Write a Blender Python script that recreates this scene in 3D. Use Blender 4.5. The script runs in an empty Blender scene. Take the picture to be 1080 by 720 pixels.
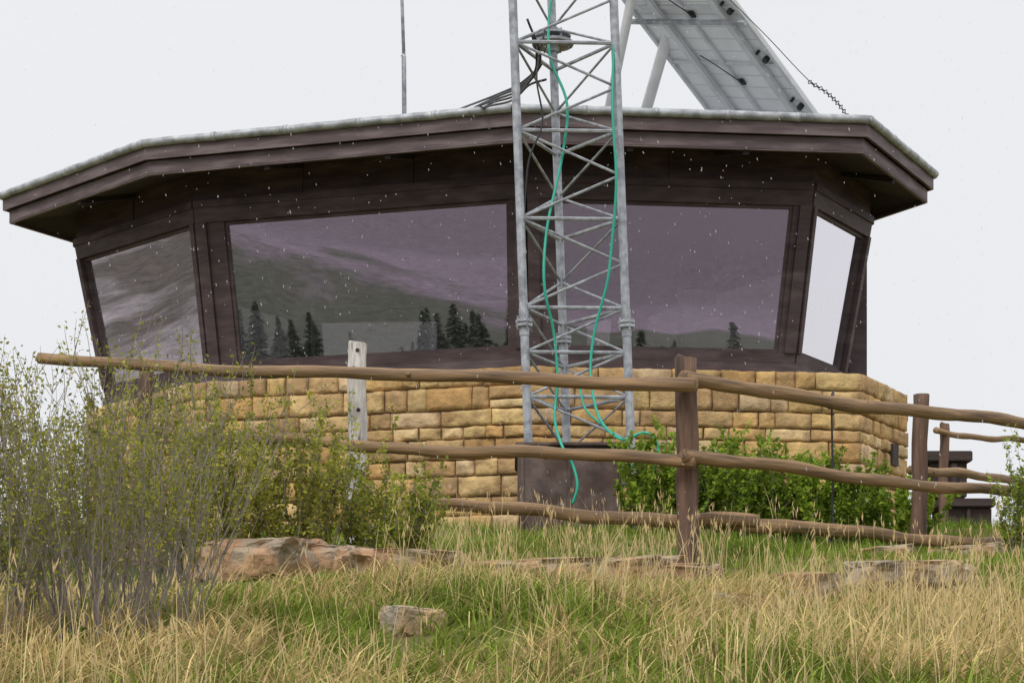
import bpy, math, random
import numpy as np
from mathutils import Vector, Matrix, noise
random.seed(7); rng=np.random.default_rng(7)
sc=bpy.context.scene
F=2000.0; HY=760.0
def at(u,v,d):   # bearing/elevation/distance survey -> world metres
    return Vector(((u-540)/F*d, d, (HY-v)/F*d))
# ---------------- materials
def mat(name,col=(.5,.5,.5),rough=.8,attr=False,nscale=6,var=.25,bump=.2,bscale=None,metal=0,stretch=(1,1,1),col2=None,c2scale=2,c2lo=.45,c2hi=.6,bdist=.02):
    m=bpy.data.materials.new(name); m.use_nodes=True; nt=m.node_tree; N=nt.nodes; L=nt.links
    b=N['Principled BSDF']; b.inputs['Roughness'].default_value=rough; b.inputs['Metallic'].default_value=metal
    tc=N.new('ShaderNodeTexCoord'); mp=N.new('ShaderNodeMapping'); mp.inputs['Scale'].default_value=stretch
    L.new(tc.outputs['Object'],mp.inputs['Vector'])
    n=N.new('ShaderNodeTexNoise'); n.inputs['Scale'].default_value=nscale; n.inputs['Detail'].default_value=6
    L.new(mp.outputs[0],n.inputs['Vector'])
    if attr:
        a=N.new('ShaderNodeAttribute'); a.attribute_name='Col'; src=a.outputs['Color']
    else:
        r=N.new('ShaderNodeRGB'); r.outputs[0].default_value=(*col,1); src=r.outputs[0]
    if col2:
        n2=N.new('ShaderNodeTexNoise'); n2.inputs['Scale'].default_value=c2scale; n2.inputs['Detail'].default_value=5
        L.new(mp.outputs[0],n2.inputs['Vector'])
        cr=N.new('ShaderNodeValToRGB'); cr.color_ramp.elements[0].position=c2lo; cr.color_ramp.elements[1].position=c2hi
        L.new(n2.outputs['Fac'],cr.inputs['Fac'])
        mx=N.new('ShaderNodeMixRGB'); L.new(cr.outputs[0],mx.inputs[0]); L.new(src,mx.inputs[1]); mx.inputs[2].default_value=(*col2,1); src=mx.outputs[0]
    mr=N.new('ShaderNodeMapRange'); mr.inputs[1].default_value=.3; mr.inputs[2].default_value=.7; mr.inputs[3].default_value=1-var; mr.inputs[4].default_value=1+var
    L.new(n.outputs['Fac'],mr.inputs[0])
    vm=N.new('ShaderNodeVectorMath'); vm.operation='SCALE'; L.new(src,vm.inputs[0]); L.new(mr.outputs[0],vm.inputs['Scale'])
    L.new(vm.outputs[0],b.inputs['Base Color'])
    if bump>0:
        n3=N.new('ShaderNodeTexNoise'); n3.inputs['Scale'].default_value=bscale or nscale*3; n3.inputs['Detail'].default_value=8
        L.new(mp.outputs[0],n3.inputs['Vector'])
        bp=N.new('ShaderNodeBump'); bp.inputs['Strength'].default_value=bump; bp.inputs['Distance'].default_value=bdist
        L.new(n3.outputs['Fac'],bp.inputs['Height']); L.new(bp.outputs[0],b.inputs['Normal'])
    return m
def leafmat(name,tr):
    m=bpy.data.materials.new(name); m.use_nodes=True; nt=m.node_tree; N=nt.nodes; L=nt.links
    N.remove(N['Principled BSDF']); a=N.new('ShaderNodeAttribute'); a.attribute_name='Col'
    d=N.new('ShaderNodeBsdfDiffuse'); t=N.new('ShaderNodeBsdfTranslucent'); x=N.new('ShaderNodeMixShader'); x.inputs[0].default_value=tr
    L.new(a.outputs['Color'],d.inputs[0]); L.new(a.outputs['Color'],t.inputs[0]); L.new(d.outputs[0],x.inputs[1]); L.new(t.outputs[0],x.inputs[2]); L.new(x.outputs[0],N['Material Output'].inputs['Surface'])
    return m
M={}
M['brown']=mat('brown_painted_wood',(.058,.035,.037),.6,nscale=3,var=.35,bump=.15,stretch=(1,1,4),col2=(.085,.058,.06),c2scale=1.3)
M['fascia']=mat('fascia_paint',(.100,.066,.068),.55,nscale=2,var=.25,bump=.12,stretch=(1,1,6),col2=(.135,.10,.10),c2scale=2)
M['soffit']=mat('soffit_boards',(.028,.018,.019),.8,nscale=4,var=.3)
M['interior']=mat('interior_paint',(.13,.11,.11),.8,nscale=1,var=.2,bump=0)
M['galv']=mat('galvanised_steel',(.42,.44,.46),.5,nscale=8,var=.25,bump=.05,metal=.2,col2=(.27,.28,.30),c2scale=5)
M['tower']=mat('tower_steel',(.40,.42,.45),.5,nscale=14,var=.22,bump=.05,metal=.3,col2=(.27,.28,.31),c2scale=9)
M['roof']=mat('roof_membrane',(.3,.31,.32),.8)
M['mortar']=mat('mortar',(.21,.15,.085),.95,nscale=12,var=.3,bump=.4)
M['stone']=mat('buff_sandstone',rough=.92,attr=True,nscale=6,var=.28,bump=.85,bscale=15,col2=(.32,.19,.085),c2scale=3.1,c2lo=.52,c2hi=.74,bdist=.035)
M['wood']=mat('weathered_log',(.275,.17,.085),.75,nscale=9,var=.45,bump=.5,bscale=18,stretch=(.18,3,3),col2=(.12,.075,.045),c2scale=5,c2lo=.5,c2hi=.66)
M['post']=mat('stained_post',(.16,.092,.062),.85,nscale=9,var=.4,bump=.5,bscale=18,stretch=(3,3,.25),col2=(.08,.05,.037),c2scale=4)
M['greypost']=mat('bleached_post',(.62,.59,.55),.9,nscale=14,var=.25,bump=.5,stretch=(3,3,.5),col2=(.16,.12,.09),c2scale=5,c2lo=.58,c2hi=.68)
M['pwhite']=mat('panel_backsheet',(.80,.82,.84),.6,nscale=2,var=.08,bump=.02)
M['pframe']=mat('panel_frame',(.62,.64,.66),.45,metal=.1,var=.1,bump=0)
M['white']=mat('white_paint',(.80,.81,.81),.5,var=.08,bump=0)
M['black']=mat('black_rubber',(.015,.015,.016),.5,var=.1,bump=0)
M['green']=mat('green_cable',(.02,.38,.27),.45,var=.1,bump=0)
M['cell']=mat('solar_cell',(.01,.015,.04),.15,var=.1,bump=0)
M['box']=mat('brown_box_paint',(.085,.052,.044),.8,nscale=5,var=.35,bump=.3,col2=(.14,.10,.09),c2scale=4)
M['dkwood']=mat('dark_stained_timber',(.05,.033,.03),.8,nscale=6,var=.35,bump=.3,stretch=(.3,2,2))
M['rock']=mat('red_sandstone',(.42,.25,.14),.93,nscale=5,var=.4,bump=.9,bscale=12,col2=(.30,.24,.175),c2scale=4,bdist=.05)
M['paler']=mat('pale_rock',(.38,.32,.25),.93,nscale=5,var=.35,bump=.9,bscale=12,col2=(.38,.26,.15),c2scale=3,bdist=.05)
M['grass']=leafmat('grass_blades',.28); M['leaf']=leafmat('shrub_leaf',.35)
M['twig']=mat('shrub_twig',(.25,.215,.19),.9,nscale=20,var=.3,bump=0)
M['needle']=mat('pine_needles',(.045,.07,.035),.8,nscale=1,var=.4,bump=0)
def snowmat():
    m=bpy.data.materials.new('snow'); m.use_nodes=True; nt=m.node_tree; N=nt.nodes; L=nt.links; N.remove(N['Principled BSDF'])
    d=N.new('ShaderNodeBsdfDiffuse'); d.inputs[0].default_value=(.85,.85,.88,1); t=N.new('ShaderNodeBsdfTransparent'); x=N.new('ShaderNodeMixShader'); x.inputs[0].default_value=.42
    L.new(t.outputs[0],x.inputs[1]); L.new(d.outputs[0],x.inputs[2]); L.new(x.outputs[0],N['Material Output'].inputs['Surface']); return m
M['snow']=snowmat()
def groundmat():
    m=bpy.data.materials.new('hill_ground'); m.use_nodes=True; nt=m.node_tree; N=nt.nodes; L=nt.links
    b=N['Principled BSDF']; b.inputs['Roughness'].default_value=.95; b.inputs['Specular IOR Level'].default_value=.1
    tc=N.new('ShaderNodeTexCoord'); sx=N.new('ShaderNodeSeparateXYZ'); L.new(tc.outputs['Object'],sx.inputs[0])
    def nz(s,d=5):
        n=N.new('ShaderNodeTexNoise'); n.inputs['Scale'].default_value=s; n.inputs['Detail'].default_value=d; n.inputs['Roughness'].default_value=.62
        L.new(tc.outputs['Object'],n.inputs['Vector'])
        return n.outputs['Fac']
    cr=N.new('ShaderNodeValToRGB'); L.new(nz(.45),cr.inputs[0]); cr.color_ramp.elements[0].position=.42; cr.color_ramp.elements[1].position=.56
    cr.color_ramp.elements[0].color=(.22,.16,.08,1); cr.color_ramp.elements[1].color=(.09,.12,.028,1)
    wv=N.new('ShaderNodeMath'); wv.operation='MULTIPLY_ADD'; L.new(nz(.022,5),wv.inputs[0]); wv.inputs[1].default_value=-260; L.new(sx.outputs['Y'],wv.inputs[2])
    mr=N.new('ShaderNodeMapRange'); L.new(wv.outputs[0],mr.inputs[0]); mr.inputs[1].default_value=-150; mr.inputs[2].default_value=-900
    c2=N.new('ShaderNodeValToRGB'); L.new(mr.outputs[0],c2.inputs[0]); e=c2.color_ramp.elements
    e[0].position=0; e[0].color=(.035,.045,.028,1); e[1].position=1; e[1].color=(.15,.125,.15,1)
    for p,c in ((.045,(.04,.045,.03)),(.06,(.19,.115,.19)),(.10,(.17,.10,.175)),(.125,(.045,.04,.04)),(.15,(.38,.33,.385)),(.20,(.32,.27,.33)),(.225,(.07,.055,.062)),(.30,(.17,.12,.155)),(.40,(.07,.08,.06)),(.55,(.085,.088,.07)),(.62,(.22,.175,.22))):
        q=e.new(p); q.color=(*c,1)
    c3=N.new('ShaderNodeValToRGB'); L.new(nz(.02,9),c3.inputs[0]); c3.color_ramp.elements[0].position=.44; c3.color_ramp.elements[0].color=(.09,.08,.07,1); c3.color_ramp.elements[1].position=.58; c3.color_ramp.elements[1].color=(.27,.25,.255,1)
    mw=N.new('ShaderNodeMapRange'); L.new(sx.outputs['X'],mw.inputs[0]); mw.inputs[1].default_value=-230; mw.inputs[2].default_value=-300
    my=N.new('ShaderNodeMapRange'); L.new(sx.outputs['Y'],my.inputs[0]); my.inputs[1].default_value=-330; my.inputs[2].default_value=-230
    ml=N.new('ShaderNodeMath'); ml.operation='MULTIPLY'; L.new(mw.outputs[0],ml.inputs[0]); L.new(my.outputs[0],ml.inputs[1])
    mf=N.new('ShaderNodeMapRange'); L.new(sx.outputs['Y'],mf.inputs[0]); mf.inputs[1].default_value=-22; mf.inputs[2].default_value=-34
    mx=N.new('ShaderNodeMixRGB'); L.new(mf.outputs[0],mx.inputs[0]); L.new(cr.outputs[0],mx.inputs[1]); L.new(c2.outputs[0],mx.inputs[2])
    m3=N.new('ShaderNodeMixRGB'); L.new(ml.outputs[0],m3.inputs[0]); L.new(mx.outputs[0],m3.inputs[1]); L.new(c3.outputs[0],m3.inputs[2])
    mv=N.new('ShaderNodeMapRange'); L.new(nz(.3,8),mv.inputs[0]); mv.inputs[1].default_value=.3; mv.inputs[2].default_value=.7; mv.inputs[3].default_value=.6; mv.inputs[4].default_value=1.35
    vm=N.new('ShaderNodeVectorMath'); vm.operation='SCALE'; L.new(m3.outputs[0],vm.inputs[0]); L.new(mv.outputs[0],vm.inputs['Scale']); L.new(vm.outputs[0],b.inputs['Base Color'])
    return m
M['ground']=groundmat()
def glassmat():
    m=bpy.data.materials.new('coated_window_glass'); m.use_nodes=True; nt=m.node_tree; N=nt.nodes; L=nt.links
    N.remove(N['Principled BSDF']); out=N['Material Output']
    t=N.new('ShaderNodeBsdfTransparent'); t.inputs[0].default_value=(.80,.79,.80,1)
    g=N.new('ShaderNodeBsdfGlossy'); g.inputs['Color'].default_value=(.97,.94,.98,1); g.inputs['Roughness'].default_value=.008
    df=N.new('ShaderNodeBsdfDiffuse'); df.inputs[0].default_value=(.45,.43,.45,1)
    fr=N.new('ShaderNodeLayerWeight'); fr.inputs[0].default_value=.5
    mr=N.new('ShaderNodeMapRange'); mr.inputs[3].default_value=.38; mr.inputs[4].default_value=1.08
    L.new(fr.outputs['Facing'],mr.inputs[0])
    tc=N.new('ShaderNodeTexCoord'); n=N.new('ShaderNodeTexNoise'); n.inputs['Scale'].default_value=.8; n.inputs['Detail'].default_value=1
    L.new(tc.outputs['Object'],n.inputs['Vector'])
    bp=N.new('ShaderNodeBump'); bp.inputs['Strength'].default_value=.08; bp.inputs['Distance'].default_value=.03; L.new(n.outputs[0],bp.inputs['Height']); L.new(bp.outputs[0],g.inputs['Normal'])
    n2=N.new('ShaderNodeTexNoise'); n2.inputs['Scale'].default_value=1.5; n2.inputs['Detail'].default_value=8; L.new(tc.outputs['Object'],n2.inputs['Vector'])
    m2=N.new('ShaderNodeMapRange'); m2.inputs[1].default_value=.35; m2.inputs[2].default_value=.75; m2.inputs[3].default_value=.01; m2.inputs[4].default_value=.07; L.new(n2.outputs[0],m2.inputs[0])
    a=N.new('ShaderNodeMixShader'); L.new(m2.outputs[0],a.inputs[0]); L.new(t.outputs[0],a.inputs[1]); L.new(df.outputs[0],a.inputs[2])
    b=N.new('ShaderNodeMixShader'); L.new(mr.outputs[0],b.inputs[0]); L.new(a.outputs[0],b.inputs[1]); L.new(g.outputs[0],b.inputs[2])
    L.new(b.outputs[0],out.inputs['Surface']); return m
M['glass']=glassmat()
# ---------------- builders
def empty(name):
    e=bpy.data.objects.new(name,None); sc.collection.objects.link(e); return e
class MB:
    def __init__(s): s.V=[];s.F=[];s.C=[];s.M=[]
    def add(s,v,f,c=(.5,.5,.5),m=0):
        o=len(s.V); s.V+= [tuple(p) for p in v]; s.F+=[tuple(i+o for i in q) for q in f]; s.C+=[c]*len(f); s.M+=[m]*len(f)
    def obj(s,name,mats,parent=None,smooth=False,matrix=None):
        me=bpy.data.meshes.new(name); me.from_pydata(s.V,[],s.F)
        for m in mats: me.materials.append(m)
        me.polygons.foreach_set('material_index',s.M)
        if smooth: me.polygons.foreach_set('use_smooth',[True]*len(s.F))
        ca=me.color_attributes.new('Col','FLOAT_COLOR','CORNER')
        tot=[len(f) for f in s.F]; arr=np.ones((sum(tot),4),dtype=np.float32); arr[:,:3]=np.repeat(np.array(s.C,dtype=np.float32).reshape(-1,3),tot,axis=0)
        ca.data.foreach_set('color',arr.ravel())
        me.update(); o=bpy.data.objects.new(name,me); sc.collection.objects.link(o)
        if matrix is not None: o.matrix_world=matrix
        if parent: o.parent=parent
        return o
def tube(mb,pts,rad,seg=8,c=(.5,.5,.5),m=0,caps=True,wob=0):
    pts=[Vector(p) for p in pts]; n=len(pts)
    if not hasattr(rad,'__len__'): rad=[rad]*n
    V=[];up=None
    for i,p in enumerate(pts):
        t=(pts[min(i+1,n-1)]-pts[max(i-1,0)])
        t.normalize()
        if up is None: up=t.orthogonal().normalized()
        a=(up-t*up.dot(t)).normalized(); up=a; b=t.cross(a)
        for k in range(seg):
            th=2*math.pi*k/seg; r=rad[i]*(1+random.uniform(-wob,wob)); V.append(p+a*math.cos(th)*r+b*math.sin(th)*r)
    Fc=[]
    for i in range(n-1):
        for k in range(seg):
            k2=(k+1)%seg; Fc.append((i*seg+k,i*seg+k2,(i+1)*seg+k2,(i+1)*seg+k))
    if caps: Fc.append(tuple(range(seg))[::-1]); Fc.append(tuple((n-1)*seg+k for k in range(seg)))
    mb.add(V,Fc,c,m)
def smooth_path(pts,sub=6):
    P=[Vector(p) for p in pts]; P=[P[0]*2-P[1]]+P+[P[-1]*2-P[-2]]; out=[]
    for i in range(1,len(P)-2):
        for k in range(sub):
            t=k/sub; a,b,c,d=P[i-1],P[i],P[i+1],P[i+2]
            out.append(.5*((2*b)+(c-a)*t+(2*a-5*b+4*c-d)*t*t+(3*b-a-3*c+d)*t**3))
    out.append(P[-2]); return out
def box(mb,p0,p1,m=0,c=(.5,.5,.5),bev=0.0):
    x0,y0,z0=p0;x1,y1,z1=p1
    if bev<=0:
        V=[(x0,y0,z0),(x1,y0,z0),(x1,y1,z0),(x0,y1,z0),(x0,y0,z1),(x1,y0,z1),(x1,y1,z1),(x0,y1,z1)]
        mb.add(V,[(3,2,1,0),(4,5,6,7),(0,1,5,4),(1,2,6,5),(2,3,7,6),(3,0,4,7)],c,m); return
    import bmesh
    bm=bmesh.new(); bmesh.ops.create_cube(bm,size=1)
    for v in bm.verts: v.co=Vector(((x0+x1)/2+v.co.x*(x1-x0),(y0+y1)/2+v.co.y*(y1-y0),(z0+z1)/2+v.co.z*(z1-z0)))
    bmesh.ops.bevel(bm,geom=bm.edges[:],offset=bev,segments=2,affect='EDGES')
    bm.verts.index_update(); mb.add([v.co.copy() for v in bm.verts],[[v.index for v in f.verts] for f in bm.faces],c,m); bm.free()
def slab(mb,q,n,t0,t1,m=0,c=(.5,.5,.5)):
    n=Vector(n); V=[Vector(p)+n*t0 for p in q]+[Vector(p)+n*t1 for p in q]
    mb.add(V,[(3,2,1,0),(4,5,6,7),(0,1,5,4),(1,2,6,5),(2,3,7,6),(3,0,4,7)],c,m)
def np_quads(name,verts,nq_faces,cols,material,mats=None):
    me=bpy.data.meshes.new(name); nv=len(verts); nf=len(nq_faces)
    me.vertices.add(nv); me.vertices.foreach_set('co',verts.astype(np.float32).ravel())
    me.loops.add(nf*4); me.loops.foreach_set('vertex_index',nq_faces.astype(np.int32).ravel())
    me.polygons.add(nf); me.polygons.foreach_set('loop_start',np.arange(nf,dtype=np.int32)*4)
    for m in (mats or [material]): me.materials.append(m)
    me.update(calc_edges=True)
    ca=me.color_attributes.new('Col','FLOAT_COLOR','POINT'); a=np.ones((nv,4),dtype=np.float32); a[:,:3]=cols; ca.data.foreach_set('color',a.ravel())
    o=bpy.data.objects.new(name,me); sc.collection.objects.link(o); return o
# ---------------- terrain
PY=[-3000,-900,-300,-120,-60,-20,0,4,8,12,16,20,24,28,34,45,70,150,600,3000]
PZ=[-75,-70,-34,-14,-7.5,-3.6,-1.55,-.62,.12,.76,1.40,1.93,2.36,2.5,2.3,.6,-5,-16,-45,-90]
def G(x,y):
    x=np.asarray(x,dtype=float); y=np.asarray(y,dtype=float)
    z=np.interp(y,PY,PZ)
    z=z-.004*np.clip(np.abs(x)-12,0,30)**2-.02*np.clip(np.abs(x)-42,0,1200)
    w=np.clip(1-(np.abs(y-12)-18)/20,0,1)
    z=z+.05*w*(np.sin(x*1.3+y*.7)+np.sin(x*.6-y*1.1+2)*.8+.5*np.sin(x*2.9+1.3*y))
    far=1-w
    z=z+far*(np.sin(x*.011+1)*np.sin(y*.013)*3+.6*np.sin(x*.05)*np.sin(y*.06+.5))
    rg=np.clip((-x-260)/500,0,1)*np.clip(1-(np.abs(y+150)-500)/500,0,1)
    z=z+rg*(105+25*np.sin(y*.012)+12*np.sin(y*.041+1)+6*np.sin(x*.03))
    return z
def Gz(x,y): return float(G(x,y))
xs=np.concatenate([[-3000,-1500,-1000,-800,-700,-600,-520,-450,-390,-340,-300,-260,-200,-120,-80,-55,-40,-30,-22],np.arange(-16,16.01,.4),[22,30,40,55,80,120,200,350,700,1500,3000]])
ys=np.concatenate([[-3000,-1800,-1100,-900,-700,-560,-450,-370,-300,-250,-220,-190,-160,-120,-95,-75,-60,-48,-38,-30,-23,-17,-12,-8,-4,-1],np.arange(0,36.01,.4),[38,41,45,50,58,70,90,120,160,200,250,300,350,420,500,600,1000,1800,3000]])
X,Y=np.meshgrid(xs,ys); Zg=G(X,Y); vv=np.stack([X,Y,Zg],-1).reshape(-1,3)
nx=len(xs);ny=len(ys); i,j=np.meshgrid(np.arange(nx-1),np.arange(ny-1)); a=(j*nx+i).ravel()
gr=np_quads('ground',vv,np.stack([a,a+1,a+nx+1,a+nx],-1),np.full((len(vv),3),.3),M['ground'])
gr.data.polygons.foreach_set('use_smooth',[True]*len(gr.data.polygons))
# ---------------- building
B=empty('lookout_building')
R=[(-7.52,28.0),(-4.93,25.46),(0.0,24.0),(4.59,24.46),(5.98,26.9),(5.15,28.3),(2.6,33.5),(-4,33.8),(-6.8,29.2)]
W=[(-6.55,28.5),(-4.42,26.4),(.19,25.1),(4.05,25.5),(5.14,27.2),(4.65,28.5),(2.2,32.6),(-3.6,32.9),(-5.7,30.0)]
R=[Vector(p) for p in R]; W=[Vector(p) for p in W]; n=len(W)
def inset(P,ds):
    out=[]
    if not hasattr(ds,'__len__'): ds=[ds]*len(P)
    for i in range(len(P)):
        a,b,c=P[i-1],P[i],P[(i+1)%len(P)]; d0=(b-a).normalized(); d1=(c-b).normalized()
        n0=Vector((-d0.y,d0.x)); n1=Vector((-d1.y,d1.x))
        p0=a+n0*ds[i-1]; p1=b+n1*ds[i]
        den=d0.x*d1.y-d0.y*d1.x; t=((p1-p0).x*d1.y-(p1-p0).y*d1.x)/den; out.append(p0+d0*t)
    return out
WB=inset(W,.36)
ZT,ZB=7.15,4.86
fr=MB(); gl=MB(); bd=MB()
def onface(i,s,z):
    j=(i+1)%n; t=(z-ZB)/(ZT-ZB)
    A=Vector((*WB[i].lerp(W[i],t),z)); C=Vector((*WB[j].lerp(W[j],t),z)); L=(C-A).length
    return A+(C-A)*(s/L if s>=0 else 1+s/L)
for i in range(n):
    j=(i+1)%n
    A=Vector((*W[i],ZT));C=Vector((*W[j],ZT));A0=Vector((*WB[i],ZB)); nr=(C-A).cross(A0-A).normalized()
    e=(C-A).normalized()
    if nr.dot(Vector((e.y,-e.x,0)))<0: nr=-nr
    def pan(s0,s1,z0,z1,t0,t1,mb=fr,m=0): slab(mb,[onface(i,s0,z0),onface(i,s1,z0),onface(i,s1,z1),onface(i,s0,z1)],nr,t0,t1,m)
    EPS=1e-6
    thin=i in(0,3,8)
    side=.10 if thin else .42
    sideR=.10 if thin else .24
    if i==4:
        pan(0,-EPS,ZB,ZT,-.08,.0); continue
    pan(0,-EPS,6.93,ZT,-.06,.035)
    pan(0,-EPS,ZB,5.0,-.06,.035)
    pan(.001,.16 if side>.2 else .09,5.0,6.93,-.06,.06)
    pan(-(.16 if side>.2 else .09),-EPS,5.0,6.93,-.06,.06)
    if side>.2:
        pan(.16,side,5.0,6.93,-.08,.012); pan(-sideR,-.16,5.0,6.93,-.08,.012)
    g0=side if side>.2 else .09; g1=sideR if side>.2 else .09
    pan(g0,g0+.045,5.0,6.93,-.07,-.015); pan(-g1-.045,-g1,5.0,6.93,-.07,-.015)
    pan(g0+.045,-g1-.045,5.0,5.05,-.07,-.015); pan(g0+.045,-g1-.045,6.88,6.93,-.07,-.015)
    pan(g0+.045,-g1-.045,5.05,6.88,-.05,-.045,gl)
for i in range(n):
    j=(i+1)%n; a,b=W[i],W[j]; e=(b-a).normalized(); o=Vector((e.y,-e.x,0))
    q=lambda z0,z1,s0=0,s1=None:[Vector((*(a+e*s0),z0)),Vector((*(a+e*((b-a).length if s1 is None else s1)),z0)),Vector((*(a+e*((b-a).length if s1 is None else s1)),z1)),Vector((*(a+e*s0),z1))]
    slab(bd,q(ZT+.002,7.66),o,-.1,0)
    slab(bd,q(ZT-.03,ZT+.07),o,.002,.06)
    slab(bd,q(ZT+.25,ZT+.265),o,.001,.008)
    L=(b-a).length; k=max(1,int(L/1.3))
    for s in range(1,k): slab(bd,q(ZT+.08,7.6,L*s/k-.02,L*s/k+.02),o,.001,.02)
fr.obj('window_frames',[M['brown']],B); gl.obj('window_glass',[M['glass']],B); bd.obj('header_boards',[M['brown']],B)
sk=MB(); SO=inset(WB,-.05)
for i in range(n):
    j=(i+1)%n
    mbV=[Vector((*WB[i].lerp(SO[i],-2),4.60)),Vector((*WB[j].lerp(SO[j],-2),4.60)),Vector((*SO[j],4.60)),Vector((*SO[i],4.60)),Vector((*WB[i].lerp(SO[i],-2),4.858)),Vector((*WB[j].lerp(SO[j],-2),4.858)),Vector((*SO[j],4.858)),Vector((*SO[i],4.858))]
    sk.add(mbV,[(3,2,1,0),(4,5,6,7),(0,1,5,4),(1,2,6,5),(2,3,7,6),(3,0,4,7)])
sk.obj('window_sill',[M['brown']],B)
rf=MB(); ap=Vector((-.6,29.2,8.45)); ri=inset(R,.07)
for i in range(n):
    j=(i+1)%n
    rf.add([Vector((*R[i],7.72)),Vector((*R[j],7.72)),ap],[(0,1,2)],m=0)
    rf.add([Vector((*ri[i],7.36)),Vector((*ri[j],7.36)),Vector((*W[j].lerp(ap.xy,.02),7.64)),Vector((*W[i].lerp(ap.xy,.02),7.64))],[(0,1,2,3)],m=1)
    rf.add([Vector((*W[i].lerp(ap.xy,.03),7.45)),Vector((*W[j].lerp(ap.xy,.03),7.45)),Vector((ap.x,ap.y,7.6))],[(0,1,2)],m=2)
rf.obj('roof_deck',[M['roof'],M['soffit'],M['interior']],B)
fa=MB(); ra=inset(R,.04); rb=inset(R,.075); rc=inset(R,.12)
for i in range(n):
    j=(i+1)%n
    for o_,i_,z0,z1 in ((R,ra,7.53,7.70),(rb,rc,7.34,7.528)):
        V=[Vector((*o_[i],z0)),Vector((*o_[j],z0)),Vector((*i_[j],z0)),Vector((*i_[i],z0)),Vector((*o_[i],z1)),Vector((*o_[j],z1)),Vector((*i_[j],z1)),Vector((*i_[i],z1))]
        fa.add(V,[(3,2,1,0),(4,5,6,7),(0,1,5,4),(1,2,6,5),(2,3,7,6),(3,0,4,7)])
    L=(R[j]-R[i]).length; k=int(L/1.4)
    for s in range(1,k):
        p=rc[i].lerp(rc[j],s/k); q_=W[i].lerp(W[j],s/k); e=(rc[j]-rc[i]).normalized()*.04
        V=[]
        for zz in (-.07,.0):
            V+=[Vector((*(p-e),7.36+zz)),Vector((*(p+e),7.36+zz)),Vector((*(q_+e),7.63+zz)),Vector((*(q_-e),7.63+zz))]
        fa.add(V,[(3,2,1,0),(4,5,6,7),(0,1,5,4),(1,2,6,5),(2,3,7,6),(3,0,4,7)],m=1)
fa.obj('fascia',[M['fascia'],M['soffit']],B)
gt=MB()
for i in range(n):
    j=(i+1)%n; a=Vector((*R[i],7.745)); b=Vector((*R[j],7.745)); o=(b-a).normalized(); o=Vector((o.y,-o.x,0))*.025
    k=max(3,int((b-a).length/.9)); tube(gt,[a.lerp(b,t/24)+o+Vector((0,0,random.uniform(-.004,.004))) for t in range(25)],.055,10)
    for s in range(1,k):
        c=a.lerp(b,s/k)+o; d=(b-a).normalized()*.03; tube(gt,[c-d,c+d],.061,10)
gt.obj('rolled_metal_edge',[M['galv']],B,smooth=True)
pw=MB(); box(pw,(4.3,27.6,4.3),(5.17,28.1,7.4),bev=.02)
for k in range(2): box(pw,(4.6+k*.3,27.58,4.4),(4.64+k*.3,27.597,7.3))
pw.obj('rear_wall',[M['brown']],B)
it=MB()
P=inset(W,.42)
it.add([Vector((*p,4.75)) for p in P],[tuple(range(n))],m=0)
box(it,(-1.2,30.3,4.8),(1.2,31.9,7.44),m=0)
box(it,(-4.6,29.0,4.76),(-4.45,29.15,6.35),m=1); 
box(it,(-5.42,28.7,4.76),(-5.20,28.9,6.25),m=1)
box(it,(2.35,26.9,4.76),(2.42,26.97,6.15),m=1)
box(it,(2.42,26.92,5.9),(2.9,26.96,6.12),m=1)
box(it,(-4.0,28.95,4.76),(-2.4,29.3,5.5),m=0)
tube(it,[(-2.9,27.6,4.76),(-2.9,27.6,6.2)],.03,8,m=1); tube(it,[(-2.9,27.6,6.1),(-2.9,27.6,6.35)],[.16,.09],12,m=1)
it.obj('interior_fittings',[M['interior'],M['white']],B)
# stone base
S=[(-6.5,29.0),(-4.5,26.55),(.2,25.28),(4.75,25.85),(5.72,27.5),(5.3,29.0),(2.6,33.0),(-3.7,33.3),(-6.0,30.6)]
S=[Vector(p) for p in S]
mo=MB(); ST=4.74
Si=inset(S,.03)
for i in range(n):
    j=(i+1)%n; mo.add([Vector((*Si[i],1.5)),Vector((*Si[j],1.5)),Vector((*Si[j],ST-.02)),Vector((*Si[i],ST-.02))],[(0,1,2,3)])
mo.add([Vector((*p,ST-.02)) for p in Si],[tuple(range(n))]); mo.obj('mortar_core',[M['mortar']],B)
st=MB(); pal=[(.62,.43,.20),(.58,.39,.16),(.66,.48,.25),(.49,.31,.14),(.60,.43,.25),(.54,.36,.17),(.66,.47,.21),(.45,.29,.14),(.58,.37,.15),(.52,.31,.12)]
courses=[]; z=ST
while z>1.7:
    h=random.choice([.17,.25,.31,.22,.28]); courses.append((z-h,z)); z-=h
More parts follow.
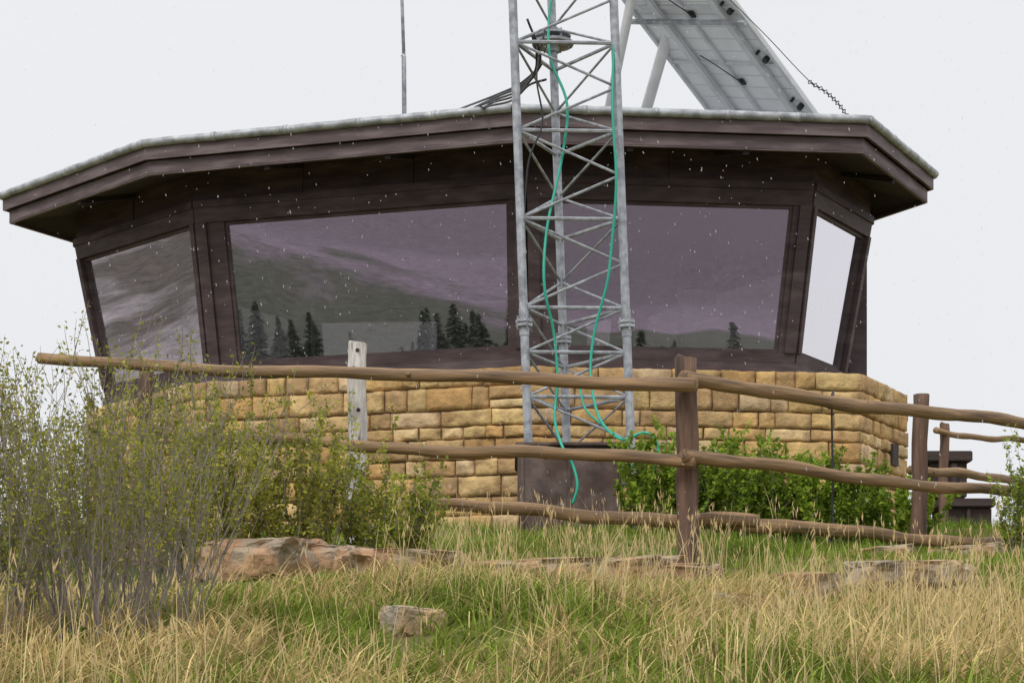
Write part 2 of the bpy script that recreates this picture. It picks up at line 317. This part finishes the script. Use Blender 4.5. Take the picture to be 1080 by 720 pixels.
for i in range(n):
    j=(i+1)%n; a,b=S[i],S[j]; L=(b-a).length; e=(b-a)/L; o=Vector((e.y,-e.x,0))
    for (z0,z1) in courses:
        s=0
        while s<L-.02:
            w=random.choice([random.uniform(.22,.36),random.uniform(.36,.72)])
            if L-(s+w)<.25: w=L-s
            splits=[(z0,z1)]
            if z1-z0>.27 and random.random()<.18: zm=z0+(z1-z0)*random.uniform(.4,.6); splits=[(z0,zm),(zm,z1)]
            for (zz0,zz1) in splits:
                g=random.uniform(.008,.014); x0=s+g*(s>0); x1=s+w-g*(s+w<L-.01)
                nu,nv=10,8; V=[];c=random.choice(pal); k=random.uniform(.82,1.1); c=tuple(q*k for q in c); pr=random.uniform(-.006,.026)
                tl=random.uniform(-.02,.02); off=Vector((random.random()*50,random.random()*50,0)); ta=random.uniform(-.03,.03)
                for v in range(nv):
                    for u in range(nu):
                        fu=(u-1)/(nu-3); fv=(v-1)/(nv-3); border=u in(0,nu-1) or v in(0,nv-1)
                        fu=min(max(fu,0),1); fv=min(max(fv,0),1)
                        rd=(1-abs(2*fu-1)**7)*(1-abs(2*fv-1)**5)
                        xx=x0+(x1-x0)*fu; zz=zz0+g+(zz1-zz0-2*g)*fv
                        nzv=noise.noise(Vector((xx*7,zz*9,i*5))+off); nz2=noise.noise(Vector((xx*3,zz*3,i*5+9))+off)
                        dpt=-.07 if border else pr+.014*rd+.024*nzv*rd+ta*(fu-.5)
                        edge=(s<=0 and fu<=0) or (s+w>=L-.01 and fu>=1)
                        if not edge: xx+=.016*nz2
                        zz+=.016*nzv+tl*(fu-.5)*.6
                        V.append(Vector((*(a+e*xx),zz))+o*dpt)
                st.add(V,[(v*nu+u,v*nu+u+1,(v+1)*nu+u+1,(v+1)*nu+u) for v in range(nv-1) for u in range(nu-1)],c)
            s+=w
st.obj('stone_base',[M['stone']],B,smooth=True)
vt=MB(); e=(S[4]-S[3]).normalized(); o=Vector((e.y,-e.x,0)); c=S[3]+e*1.25
vq=[Vector((*(c-e*.12),3.62)),Vector((*(c+e*.12),3.62)),Vector((*(c+e*.12),3.92)),Vector((*(c-e*.12),3.92))]
slab(vt,vq,o,.03,.07)
vt.obj('wall_vent',[M['dkwood']],B)
# ---------------- lattice tower
T=empty('lattice_tower'); tw=MB()
def leg(k,z): 
    lean=-(z-3.0)*.0355
    return Vector({0:(.17+lean,20.0,z),1:(1.255+lean*1.1,20.05,z),2:(.606+lean*.98,20.9,z)}[k])
zb,zt=2.0,10.2
for k in range(3): tube(tw,[leg(k,zb),leg(k,5),leg(k,zt)],.047,12)
lv=[2.5,3.42,3.89,4.36,5.3,6.23,7.16,8.09,9.02,9.95]
for q,z in enumerate(lv):
    for k in range(3):
        a,b=leg(k,z),leg((k+1)%3,z); tube(tw,[a,b],.020,6)
        if q<len(lv)-1:
            z2=lv[q+1]
            if z2-z>.8:
                zm=(z+z2)/2
                p,r_=(k,(k+1)%3) if k!=2 else ((k+1)%3,k)
                tube(tw,[leg(p,z),leg(r_,zm)],.014,6); tube(tw,[leg(r_,zm),leg(p,z2)],.014,6)
            else: tube(tw,[leg(k,z),leg((k+1)%3,z2)],.014,6)
for k in range(3):
    for z in (4.2,8.6):
        tube(tw,[leg(k,z-.045),leg(k,z-.012)],.092,6); tube(tw,[leg(k,z+.0),leg(k,z+.033)],.092,6)
        tube(tw,[leg(k,z-.14),leg(k,z+.14)],.054,12)
        for t in range(4):
            th=t*math.pi/2+.4; pp=leg(k,z)+Vector((math.cos(th)*.072,math.sin(th)*.072,0)); tube(tw,[pp-Vector((0,0,.075)),pp+Vector((0,0,.065))],.011,6)
tw.obj('tower_frame',[M['tower']],T,smooth=False)
br=MB(); c=leg(2,7.5)
tube(br,[c-Vector((0,0,.06)),c-Vector((0,0,.03))],.23,16); tube(br,[c+Vector((0,0,.03)),c+Vector((0,0,.05))],.20,16)
tube(br,[c-Vector((0,0,.14)),c+Vector((0,0,.12))],.075,12)
for t in range(6): 
    th=t*math.pi/3; p=c+Vector((math.cos(th)*.17,math.sin(th)*.17,0)); tube(br,[p-Vector((0,0,.09)),p+Vector((0,0,.08))],.014,6)
br.obj('antenna_clamp',[M['tower']],T)
cb=MB()
def cable(pts,r,m=0):
    tube(cb,smooth_path([at(*p) for p in pts],8),r,6,m=m)
cable([(592,-90,20.4),(588,-20,20.4),(580,10,20.3),(580,60,20.2),(598,110,20.1),(592,170,20.1),(577,240,20.0),(574,300,19.9),(584,350,20),(588,400,20),(585,440,19.9),(592,468,19.25),(604,490,19.2),(609,512,19.15),(604,531,19.15)],.015)
cable([(640,-80,20.2),(648,-10,20.1),(646,110,19.95),(650,190,19.9),(645,260,19.95),(640,300,19.95),(627,350,20),(623,395,19.95),(632,440,19.7),(655,463,19.3),(680,456,19.2),(694,470,19.2),(690,500,19.2),(700,545,19.2)],.015)
cable([(612,410,20),(618,432,19.9),(640,452,19.7),(660,468,19.3),(668,500,19.2)],.012)
for k in range(5):
    cable([(556+k*5,20+k*16,20.1),(570-k*3,62+k*7,20.3),(552-k*3,86+k*5,21.2),(524-k*2,100+k*3,23.0),(478+k*7,118+k%2*3,25.6),(470+k*8,124,26.4)],.013,1)
cable([(575,30,20.1),(566,80,20.0),(572,130,20.0),(556,180,20),(552,300,20.0),(556,400,20),(560,470,20)],.010,1)
cb.obj('cable_run',[M['green'],M['black']],T,smooth=True)
bx=MB(); x0,x1=.06,1.12
box(bx,(x0,19.35,1.6),(x1,21.3,2.80),bev=.015); box(bx,(x0-.03,19.30,2.802),(x1+.03,21.34,2.84),bev=.012)
for k in range(3): box(bx,(x0+.03+k*.48,19.335,1.75),(x0+.06+k*.48,19.348,2.79))
bx.obj('equipment_box',[M['box']])
# ---------------- solar array
SA=empty('solar_panel_array'); BR_=Vector((4.42,27,8.55)); BL_=Vector((3.0,28.5,9.12)); U=Vector((-2.6,-2,2.49)); Vv=BL_-BR_
nn=U.cross(Vv).normalized()
if nn.z>0: nn=-nn
sp=MB()
def pq(u0,u1,v0,v1): return [BR_+Vv*u0+U*v0,BR_+Vv*u1+U*v0,BR_+Vv*u1+U*v1,BR_+Vv*u0+U*v1]
slab(sp,pq(0,1,0,1),nn,-.02,.0,m=0); slab(sp,pq(.01,.99,.005,.995),nn,-.03,-.022,m=3)
for u in (0,.48,.97): slab(sp,pq(u,u+.03,0,1),nn,.001,.05,m=1)
for k in range(5): slab(sp,pq(.031,.969,k/4.06,k/4.06+.012),nn,.002,.04,m=1)
for k in range(18): slab(sp,pq(.05,.95,.03+k/18.5,.03+k/18.5+.003),nn,.001,.004,m=1)
for u in (.13,.70): slab(sp,pq(u,u+.05,-.02,1.03),nn,.051,.11,m=1)
for v in (.45,.8): slab(sp,pq(-.03,1.03,v,v+.015),nn,.111,.16,m=2)
for k in range(5):
    c=BR_+Vv*.075+U*(.07+k*.21)+nn*.05; tube(sp,[c-nn*.03,c+nn*.04],.045,10,m=4); c=c+U*.03+Vv*.03; tube(sp,[c-nn*.03,c+nn*.03],.025,8,m=4)
for k in range(3):
    c=BR_+Vv*.45+U*(.17+k*.3)+nn*.02; d=U.normalized()*.05; e=Vv.normalized()*.035
    slab(sp,[c-d-e,c-d+e,c+d+e,c+d-e],nn,.0,.03,m=4)
    tube(sp,smooth_path([c+nn*.03,c+U*.04+nn*.09,c+Vv*.12+U*.09+nn*.05,c+Vv*.2+U*.12+nn*.03]),.008,5,m=4)
sp.obj('panels',[M['pwhite'],M['pframe'],M['galv'],M['cell'],M['black']],SA)
ss=MB()
for (p,q,r) in [(at(716,-5,27.2),at(679,125,28.6),.085),(at(672,-30,26.6),at(640,125,28.6),.07),(at(735,-110,26.5),at(716,-5,27.2),.085),
                (at(690,-110,26.4),at(672,-30,26.6),.07)]:
    tube(ss,[p,q],r,10); 
tube(ss,[at(679,118,28.6),at(679,122,28.6)-Vector((0,0,.9))],.07,10); tube(ss,[at(640,118,28.6),at(640,122,28.6)-Vector((0,0,.9))],.06,10)
tube(ss,[at(860,122,27.1),at(860,122,27.1)-Vector((0,0,.7))],.05,8); tube(ss,[at(765,120,28.4),at(765,120,28.4)-Vector((0,0,.9))],.05,8)
ss.obj('support_struts',[M['white']],SA,smooth=True)
ch=MB(); pts=smooth_path([at(853,86,27.0),at(872,98,27),at(886,112,26.8),at(897,128,26.5)],7)
for k in range(len(pts)-1):
    a,b=pts[k],pts[k+1]; d=(b-a); s=Vector((0,.02,.02)) if k%2 else Vector((.02,-.01,.02))
    tube(ch,[a-d*.15,a+d*.4+s,b+d*.15,a+d*.4-s,a-d*.15],.008,5,m=0,caps=False)
tube(ch,smooth_path([at(770,0,25.9),at(810,40,26),at(840,72,26.5),at(860,92,27)],5),.006,5)
ch.obj('tie_chain',[M['black']],SA)
an=MB(); tube(an,[at(427,130,29)-Vector((0,0,.9)),at(426,60,29),at(424.5,58,29)],.035,8); tube(an,[at(426,62,29),at(422,-60,29)],.026,8)
an.obj('antenna_pole',[M['tower']],smooth=True)
# ---------------- fence
FE=empty('split_rail_fence')
def rail(name,a,b,r0,r1,sag=.02,mt='wood'):
    a=Vector(a);b=Vector(b); L=(b-a).length; mb=MB(); K=40; pts=[];rad=[]
    p1,p2=random.uniform(0,6),random.uniform(0,6)
    for k in range(K+1):
        t=k/K; pts.append((t*L-L/2,.015*math.sin(t*7+p1),-sag*math.sin(math.pi*t)+.016*math.sin(t*9+p2)+.008*math.sin(t*23+p1)))
        rad.append((r0+(r1-r0)*t)*(1+.05*math.sin(t*31+p2)+.03*math.sin(t*67+p1)))
    tube(mb,pts,rad,14,wob=.035)
    for k in range(6):
        t=random.uniform(.1,.9); th=random.uniform(3.4,6); rr=(r0+(r1-r0)*t)
        c=Vector((t*L-L/2,math.cos(th)*rr*.8,math.sin(th)*rr*.8)); d=Vector((.1,math.cos(th),math.sin(th)))*rr*.35
        tube(mb,[c,c+d],[rr*.45,rr*.3],8)
    q=(b-a).to_track_quat('X','Z').to_matrix().to_4x4(); q.translation=(a+b)/2
    return mb.obj(name,[M[mt]],FE,smooth=True,matrix=q)
def post(name,u,vt,d,w,mt='post',rnd=True,parent=FE):
    top=at(u,vt,d); g=Gz(top.x,top.y); mb=MB(); H=top.z-g+.35; r=w/2
    K=16; pts=[];rad=[]
    for k in range(K+1):
        pts.append((.006*math.sin(k*.9+u),.006*math.cos(k*.7),k/K*H)); rad.append(r*(1+random.uniform(-.04,.04)))
    pts.append((.004,0,H+.008)); rad.append(r*.86)
    tube(mb,pts,rad,14,wob=.035)
    q=Matrix.Rotation(random.uniform(-.02,.02),4,'Y'); q.translation=Vector((top.x,top.y,g-.35))
    return mb.obj(name,[M[mt]],parent,smooth=rnd,matrix=q)
post('post_1',727,378,15.12,.175); post('post_2',968,416,18.1,.15)
post('post_4',994,447,22.0,.11); post('post_5',150,388,17.1,.13)
rail('top_rail_1',at(42,379,17.0),at(735,405,15.0-.13),.050,.054)
rail('top_rail_2',at(722,401,14.92),at(1110,449,18.6),.056,.058)
rail('mid_rail_1',at(300,464,16.2),at(733,484,14.9),.048,.050)
rail('mid_rail_2',at(722,481,14.88),at(1110,523,18.4),.053,.05)
rail('low_rail_1',at(445,530,16.2),at(800,551,15.3),.052,.058)
rail('low_rail_2',at(770,549,15.42),at(1068,573,17.9),.058,.05)
rail('far_rail_1',at(962,495,18.3),at(1120,507,22),.045,.045)
rail('far_rail_2',at(988,455,21.8),at(1130,468,24),.035,.035)
rail('end_rail_1',at(160,455,17.2),at(330,466,16.4),.05,.05)
post('bleached_post',375.5,362,16.3,.165,'greypost',rnd=False)
kn=MB()
for (u,v) in ((377,369),(373,388),(378,432)):
    p=at(u,v,16.215); tube(kn,[p,p-Vector((0,.012,0))],[.018,.012],9)
kn.obj('knots',[M['black']],FE)
wi=MB(); p=at(877,422,16.3); g=Gz(p.x,p.y); tube(wi,[p+Vector((0,0,.02)),Vector((p.x+.01,p.y,(p.z+g)/2)),Vector((p.x-.005,p.y,g-.1))],.009,6)
tube(wi,[p+Vector((-.02,-.07,-.05)),p+Vector((0,-.08,.0)),p+Vector((.015,0,.075)),p+Vector((0,.07,.0)),p+Vector((-.02,0,-.07))],.011,6)
wi.obj('wire_stay',[M['black']],FE)
stp=MB()
def bxp(u0,u1,v0,v1,d,dd,bev=.012):
    a=at(u0,v1,d); b=at(u1,v0,d); box(stp,(a.x,d,a.z),(b.x,d+dd,b.z),bev=bev)
bxp(977,1026,475,486,23.5,.8); bxp(983,1020,487,524,23.6,.6); bxp(990,1050,525,534,23.2,.9); bxp(996,1046,535,580,23.3,.7)
bxp(1003,1010,488,523,23.52,.07); bxp(1020,1024,536,578,23.22,.07)
stp.obj('wooden_steps',[M['dkwood']])
# ---------------- rocks
rocks=[]
def rock(u,v,d,w,dp,h,m='rock',sink=.34):
    import bmesh
    p=at(u,v,d); bm=bmesh.new(); bmesh.ops.create_icosphere(bm,subdivisions=5,radius=1)
    off=Vector((random.uniform(0,99),)*3)
    for vtx in bm.verts:
        c=vtx.co; s=Vector([math.copysign(abs(t)**.5,t) for t in c]); nz=noise.noise(c*1.3+off)*.3+noise.noise(c*3.5+off)*.13+noise.noise(c*10+off)*.04
        s*=1+nz; s.z+=.12*math.floor(s.z*2.5+noise.noise(c*2+off)*1.5)/2.5
        s.z=min(s.z,.8+.12*noise.noise(c*3+off))
        vtx.co=Vector((s.x*w/2,s.y*dp/2,s.z*h/2))
    me=bpy.data.meshes.new('sandstone_rock'); bm.to_mesh(me); bm.free(); me.materials.append(M[m])
    o=bpy.data.objects.new('sandstone_rock',me); sc.collection.objects.link(o)
    o.location=(p.x,p.y,Gz(p.x,p.y)+h*(.5-sink)); o.rotation_euler=(.07,random.uniform(-.06,.06),random.uniform(-.5,.5)); rocks.append((p.x,p.y,max(w,dp)/2))
for r in [(275,575,14.0,.85,.8,.42),(345,575,14.2,.6,.7,.30),(430,590,13.7,.85,.9,.34),(505,592,13.9,.9,.8,.28),(578,590,14.1,1.1,.8,.29),(660,590,14.2,.9,.8,.27),(725,600,13.9,.5,.6,.22),(960,612,13.0,.8,.6,.25,'paler'),(857,628,12.0,.34,.3,.32),(435,672,10.3,.3,.3,.22,'paler'),(1020,570,16.8,.6,.5,.2),(180,565,15,.7,.6,.3),(930,590,15.5,.5,.4,.18),(780,640,11.6,.35,.25,.14,'paler')]:
    rock(*r)
# ---------------- grass
def blades(px,py,h,w,lean,ang,colb,colt,K=4):
    N=len(px); z=G(px,py)-.02
    t=np.linspace(0,1,K); face=rng.uniform(0,np.pi,N)
    wx,wy=np.cos(face),np.sin(face)
    V=np.zeros((N,K,2,3)); C=np.zeros((N,K,2,3))
    for k in range(K):
        tt=t[k]; hor=lean*h*tt**1.8; ver=h*(tt-.35*np.minimum(lean,1.4)*tt**2.6)
        cx=px+np.cos(ang)*hor; cy=py+np.sin(ang)*hor; cz=z+ver; ww=w*(1-tt**2*.9)/2
        for s in (0,1):
            sg=-1 if s==0 else 1
            V[:,k,s,0]=cx+wx*ww*sg; V[:,k,s,1]=cy+wy*ww*sg; V[:,k,s,2]=cz
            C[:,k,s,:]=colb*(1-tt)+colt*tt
    b=(np.arange(N)*K*2)[:,None]; q=[]
    for k in range(K-1): q.append(np.stack([b[:,0]+2*k,b[:,0]+2*k+1,b[:,0]+2*k+3,b[:,0]+2*k+2],-1))
    return V.reshape(-1,3),np.stack(q,1).reshape(-1,4),C.reshape(-1,3)
def fld(x,y): return np.sin(x*1.1+.4*y+1)+np.sin(x*2.7-y*1.3)*.6+np.sin(y*1.9+x*.3+4)*.7+.5*np.sin(x*5.1+y*2.2)
def rockfree(x,y):
    k=np.ones(len(x),bool)
    for rx,ry,rr in rocks: k&=((x-rx)**2+((y-ry+.35)*.8)**2)>(rr*.98)**2
    return k
def merge(name,parts,m):
    Vs=[];Fs=[];Cs=[];o=0
    for v,f,c in parts: Vs.append(v);Fs.append(f+o);Cs.append(c);o+=len(v)
    return np_quads(name,np.concatenate(Vs),np.concatenate(Fs),np.concatenate(Cs),m)
def tussocks(nc,y0,y1,per,spread,pw=1.0):
    cy=y0+(y1-y0)*rng.uniform(0,1,nc)**pw; cx=rng.uniform(-1,1,nc)*(.32*cy+1.2)
    idx=np.repeat(np.arange(nc),per); N=len(idx)
    a=rng.uniform(0,2*np.pi,N); r=rng.normal(0,spread,N)
    return cx[idx]+np.cos(a)*r,cy[idx]+np.sin(a)*r,a,idx,nc
parts=[]
px,py,a,idx,nc=tussocks(5000,6.3,19,21,.085,.9)
kk=rockfree(px,py); px=px[kk];py=py[kk];a=a[kk];idx=idx[kk]; N=len(px)
cb_=rng.normal(0,1.0,nc)[idx]
straw=(fld(px,py)+cb_+rng.normal(0,.6,N))>(-.25+np.clip((py-12.2)*1.1,0,3.0)); 
tone=rng.uniform(.66,1.22,nc)[idx][:,None]*rng.uniform(.72,1.25,N)[:,None]
cs=np.array([.74,.57,.27])*tone; cs=cs*np.where(rng.uniform(0,1,N)<.2,.62,1.0)[:,None]; cg=np.array([.26,.33,.06])*tone*rng.uniform(.7,1.25,N)[:,None]
col=np.where(straw[:,None],cs,cg); h=np.where(straw,rng.uniform(.12,.36,N),rng.uniform(.10,.28,N))*rng.uniform(.5,1.25,nc)[idx]
h*=np.interp(py,[6,11.8,12.8,14.4,19],[1,.95,.42,.42,.55])
wind=rng.normal(0,1.4,nc)[idx]; ang=np.where(rng.uniform(0,1,N)<.45,a,wind)
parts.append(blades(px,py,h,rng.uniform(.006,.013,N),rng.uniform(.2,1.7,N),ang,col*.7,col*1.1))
N=5600; py=6.6+(18-6.6)*rng.uniform(0,1,N)**.85; px=rng.uniform(-1,1,N)*(.31*py+1)
keep=(fld(px*.8+2,py*.7)>np.where(py>12.6,1.2,-.3))&rockfree(px,py); px=px[keep];py=py[keep];N=len(px); tone=rng.uniform(.8,1.2,N)[:,None]
c=np.array([.70,.56,.30])*tone
hs=rng.uniform(.28,.66,N); ls_=rng.uniform(.03,.5,N); as_=rng.uniform(0,6.28,N)
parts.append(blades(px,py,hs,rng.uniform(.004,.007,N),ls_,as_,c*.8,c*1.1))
sel=rng.uniform(0,1,N)<.45; n2=sel.sum()
tipx=(px+np.cos(as_)*ls_*hs)[sel]; tipy=(py+np.sin(as_)*ls_*hs)[sel]; tipz=(G(px,py)-.02+hs*(1-.35*np.minimum(ls_,1.4)))[sel]
P=np.stack([tipx,tipy,tipz],-1); P=np.repeat(P,3,axis=0)+rng.normal(0,.008,(n2*3,3))*[1,1,3]; d1=np.stack([rng.normal(0,.006,n2*3),rng.normal(0,.006,n2*3),rng.uniform(.02,.035,n2*3)],-1); ex=np.array([.0035,0,0])
V=np.stack([P-d1,P-ex,P+d1,P+ex],1).reshape(-1,3); parts.append((V,np.arange(len(V)).reshape(-1,4),np.tile(np.array([.63,.48,.25]),(len(V),1))))
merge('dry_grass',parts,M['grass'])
N=62000; py=6.5+(25-6.5)*rng.uniform(0,1,N)**.9; px=rng.uniform(-1,1,N)*(.32*py+1); kk=rockfree(px,py); px=px[kk];py=py[kk];N=len(px)
tone=rng.uniform(.6,1.3,N)[:,None]*(1+.25*fld(px*.7,py)[:,None]/2.8); c=np.array([.21,.31,.045])*tone
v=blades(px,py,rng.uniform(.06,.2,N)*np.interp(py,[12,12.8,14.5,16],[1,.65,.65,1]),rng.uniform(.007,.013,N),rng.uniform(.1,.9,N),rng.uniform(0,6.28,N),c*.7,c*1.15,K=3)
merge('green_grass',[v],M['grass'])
# ---------------- shrubs
def shrub(name,cx,cy,R0,H,stems,leaves,colA,colB,lsize=.018,up=1.0,twr=.006,bare=0.25):
    tw=MB(); segs=[]
    for s in range(stems):
        a=random.uniform(0,6.283); r=R0*.45*math.sqrt(random.random()); p=Vector((cx+math.cos(a)*r,cy+math.sin(a)*r,0)); p.z=Gz(p.x,p.y)-.05
        a2=a+random.uniform(-.6,.6); lean=random.uniform(.05,.75)*R0/H*1.2; L=H*random.uniform(.55,1.08)*(1-.25*lean)
        d=Vector((math.cos(a2)*lean,math.sin(a2)*lean,up)).normalized(); pts=[p.copy()]; K=8; shade=random.uniform(.6,1.25)
        for k in range(K):
            d=(d+Vector((random.uniform(-.13,.13),random.uniform(-.13,.13),.04))).normalized(); p=p+d*L/K; pts.append(p.copy())
        tube(tw,pts,[twr*(1-.8*k/K) for k in range(K+1)],4,caps=False)
        for k in range(2,K+1):
            for _ in range(random.randint(1,3)):
                q=pts[k].copy(); dd=(d+Vector((random.uniform(-1,1),random.uniform(-1,1),random.uniform(-.1,.7)))*.8).normalized(); q2=[q]
                l=L*random.uniform(.08,.24)
                for m_ in range(3):
                    dd=(dd+Vector((random.uniform(-.2,.2),random.uniform(-.2,.2),.15))).normalized(); q=q+dd*l/3; q2.append(q.copy())
                tube(tw,q2,[twr*.4,twr*.33,twr*.26,twr*.15],3,caps=False)
                if k>=K*bare: segs.append((q2,shade*random.uniform(.8,1.2)))
        segs.append((pts[int(K*max(bare,.4)):],shade))
    nS=len(segs); ids=rng.integers(0,nS,leaves); P=np.zeros((leaves,3)); sh=np.zeros(leaves)
    for q,i_ in enumerate(ids):
        pl,s_=segs[i_]; k=random.randrange(len(pl)-1); t=random.random(); c=pl[k].lerp(pl[k+1],t); P[q]=c; sh[q]=s_
    P+=rng.normal(0,.016,P.shape)
    d1=rng.normal(0,1,(leaves,3)); d1/=np.linalg.norm(d1,axis=1)[:,None]; d2=np.cross(d1,rng.normal(0,1,(leaves,3))); d2/=np.linalg.norm(d2,axis=1)[:,None]
    ls=lsize*rng.uniform(.6,1.4,leaves)[:,None]
    V=np.stack([P-d1*ls,P-d2*ls*.5,P+d1*ls,P+d2*ls*.5],1).reshape(-1,3)
    mixf=rng.uniform(0,1,leaves)[:,None]; C=(np.array(colA)*mixf+np.array(colB)*(1-mixf))*sh[:,None]
    C=np.repeat(C,4,axis=0)
    e=empty(name); lo=np_quads('leaves',V,np.arange(leaves*4).reshape(-1,4),C,M['leaf']); lo.parent=e
    tw.obj('branches',[M['twig']],e)
YG=(.46,.43,.075); DG=(.20,.24,.045); BG=(.34,.44,.055); MG=(.17,.27,.035)
shrub('shrub',-2.15,10.0,.95,1.58,100,11500,YG,DG,.0115,bare=.4)
shrub('shrub',-2.75,9.6,.7,1.35,60,6500,YG,DG,.0115,bare=.35)
shrub('shrub',-2.35,14.2,.8,1.30,60,10000,YG,DG,.018,bare=.2)
shrub('shrub',-1.72,14.6,.72,1.30,55,10000,YG,DG,.018,bare=.15)
shrub('shrub',-1.0,14.8,.6,.92,50,8000,YG,MG,.018,bare=.1)
shrub('shrub',-3.5,15.0,.9,1.45,60,8000,YG,DG,.018,bare=.2)
shrub('shrub',1.5,18.2,.7,.95,60,13000,BG,MG,.026,bare=.0)
shrub('shrub',2.2,18.4,.85,1.02,70,15000,BG,MG,.026,bare=.0)
shrub('shrub',3.0,18.5,.85,.92,60,14000,BG,MG,.026,bare=.0)
shrub('shrub',3.7,18.7,.75,.78,50,10000,BG,MG,.026,bare=.0)
shrub('shrub',4.75,17.3,.5,1.05,30,4500,BG,DG,.02,bare=.1)
# ---------------- pine forest down the slope (seen in the glass)
Vs=[]
def pine(x,y,H,m_=360):
    g=Gz(x,y)
    t=rng.uniform(0,1,m_)**.8; rr=(1-t)*H*.2*rng.uniform(.5,1,m_)+.1; th=rng.uniform(0,6.283,m_)
    P=np.stack([x+np.cos(th)*rr,y+np.sin(th)*rr,g+.1*H+t*(H*.9)],-1); k=H/8
    rad=np.stack([np.cos(th),np.sin(th),-.35*np.ones(m_)],-1)*(k*(.25+.5*(1-t)))[:,None]; tan=np.stack([-np.sin(th),np.cos(th),rng.uniform(-.3,.3,m_)],-1)*(k*(.15+.35*(1-t)))[:,None]
    Vs.append(np.stack([P-rad,P-tan,P+rad,P+tan],1).reshape(-1,3))
    Vs.append(np.array([[x-.12,y,g-.3],[x+.12,y,g-.3],[x+.04,y,g+H],[x-.04,y,g+H]]))
for k in range(190):
    x=random.uniform(-110,80); y=-random.uniform(60,100); pine(x,y,random.uniform(1.6,3.8),160)
for cx_,cy_,nn_,sx_ in ((-66,-80,9,4),(-74,-92,8,5),(-100,-85,5,4),(-130,-130,12,9),(-85,-130,10,8),(50,-120,9,9),(38,-95,3,3),(85,-150,10,10),(-98,44,5,5),(-110,55,6,7),(-100,25,4,5)):
    for k in range(nn_): pine(cx_+random.gauss(0,sx_),cy_+random.gauss(0,6),random.uniform(5,10))
V=np.concatenate(Vs); np_quads('pine_forest',V,np.arange(len(V)).reshape(-1,4),np.full((len(V),3),.1),M['needle'])
# ---------------- falling snow
N=1900; d=rng.uniform(9,24.5,N); P=np.stack([rng.uniform(-.3,.3,N)*d,d,rng.uniform(.02,.40,N)*d],-1)
ok=P[:,2]>G(P[:,0],P[:,1])+.2; P=P[ok];N=len(P)
r=rng.uniform(.0018,.0044,N)*(.5+P[:,1]/22); l=r*rng.uniform(1.3,3.6,N); dz=np.stack([rng.normal(.15,.12,N),np.zeros(N),-np.ones(N)],-1)*l[:,None]
ex=np.stack([r,np.zeros(N),np.zeros(N)],-1); ey=np.stack([np.zeros(N),r,np.zeros(N)],-1)
V=np.stack([P-dz,P-ex,P+dz,P+ex,P-ey,P+ey],1).reshape(-1,3); b=np.arange(N)*6
Fq=np.concatenate([np.stack([b,b+1,b+2,b+3],-1),np.stack([b,b+4,b+2,b+5],-1)]); np_quads('snowfall',V,Fq,np.full((len(V),3),.9),M['snow'])
# ---------------- world, sun, camera
w=bpy.data.worlds.new('World'); sc.world=w; w.use_nodes=True; N_=w.node_tree.nodes; L_=w.node_tree.links
bg=N_['Background']; sky=N_.new('ShaderNodeTexSky'); sky.sky_type='NISHITA'; sky.sun_disc=False; sky.sun_elevation=math.radians(50); sky.sun_rotation=math.radians(215)
tc=N_.new('ShaderNodeTexCoord'); sx=N_.new('ShaderNodeSeparateXYZ'); L_.new(tc.outputs['Generated'],sx.inputs[0])
cr=N_.new('ShaderNodeValToRGB'); L_.new(sx.outputs['Z'],cr.inputs[0])
cr.color_ramp.elements[0].position=.0; cr.color_ramp.elements[0].color=(.56,.565,.583,1); cr.color_ramp.elements[1].position=.9; cr.color_ramp.elements[1].color=(.94,.94,.95,1)
e_=cr.color_ramp.elements.new(.38); e_.color=(.57,.575,.59,1)
nz=N_.new('ShaderNodeTexNoise'); nz.inputs['Scale'].default_value=2.2; nz.inputs['Detail'].default_value=4; L_.new(tc.outputs['Generated'],nz.inputs['Vector'])
mr=N_.new('ShaderNodeMapRange'); mr.inputs[3].default_value=14.3; mr.inputs[4].default_value=15.7; L_.new(nz.outputs[0],mr.inputs[0])
vm=N_.new('ShaderNodeVectorMath'); vm.operation='SCALE'; L_.new(cr.outputs[0],vm.inputs[0]); L_.new(mr.outputs[0],vm.inputs['Scale'])
mx=N_.new('ShaderNodeMixRGB'); mx.inputs[0].default_value=.97; L_.new(sky.outputs[0],mx.inputs[1]); L_.new(vm.outputs[0],mx.inputs[2]); L_.new(mx.outputs[0],bg.inputs['Color']); bg.inputs['Strength'].default_value=.1
s=bpy.data.lights.new('sun','SUN'); s.energy=1.5; s.angle=math.radians(22); s.color=(1,.97,.92); so_=bpy.data.objects.new('sun',s); sc.collection.objects.link(so_)
so_.rotation_euler=(math.radians(42),0,math.radians(-28))
cam=bpy.data.cameras.new('camera'); co=bpy.data.objects.new('camera',cam); sc.collection.objects.link(co)
cam.sensor_width=36; cam.lens=F/1080*36; cam.shift_y=(HY-360)/1080; cam.clip_end=8000; cam.clip_start=.1
co.location=(0,0,0); co.rotation_euler=(math.radians(90),0,0); sc.camera=co
sc.view_settings.view_transform='Standard'; sc.view_settings.look='None'; sc.view_settings.exposure=0
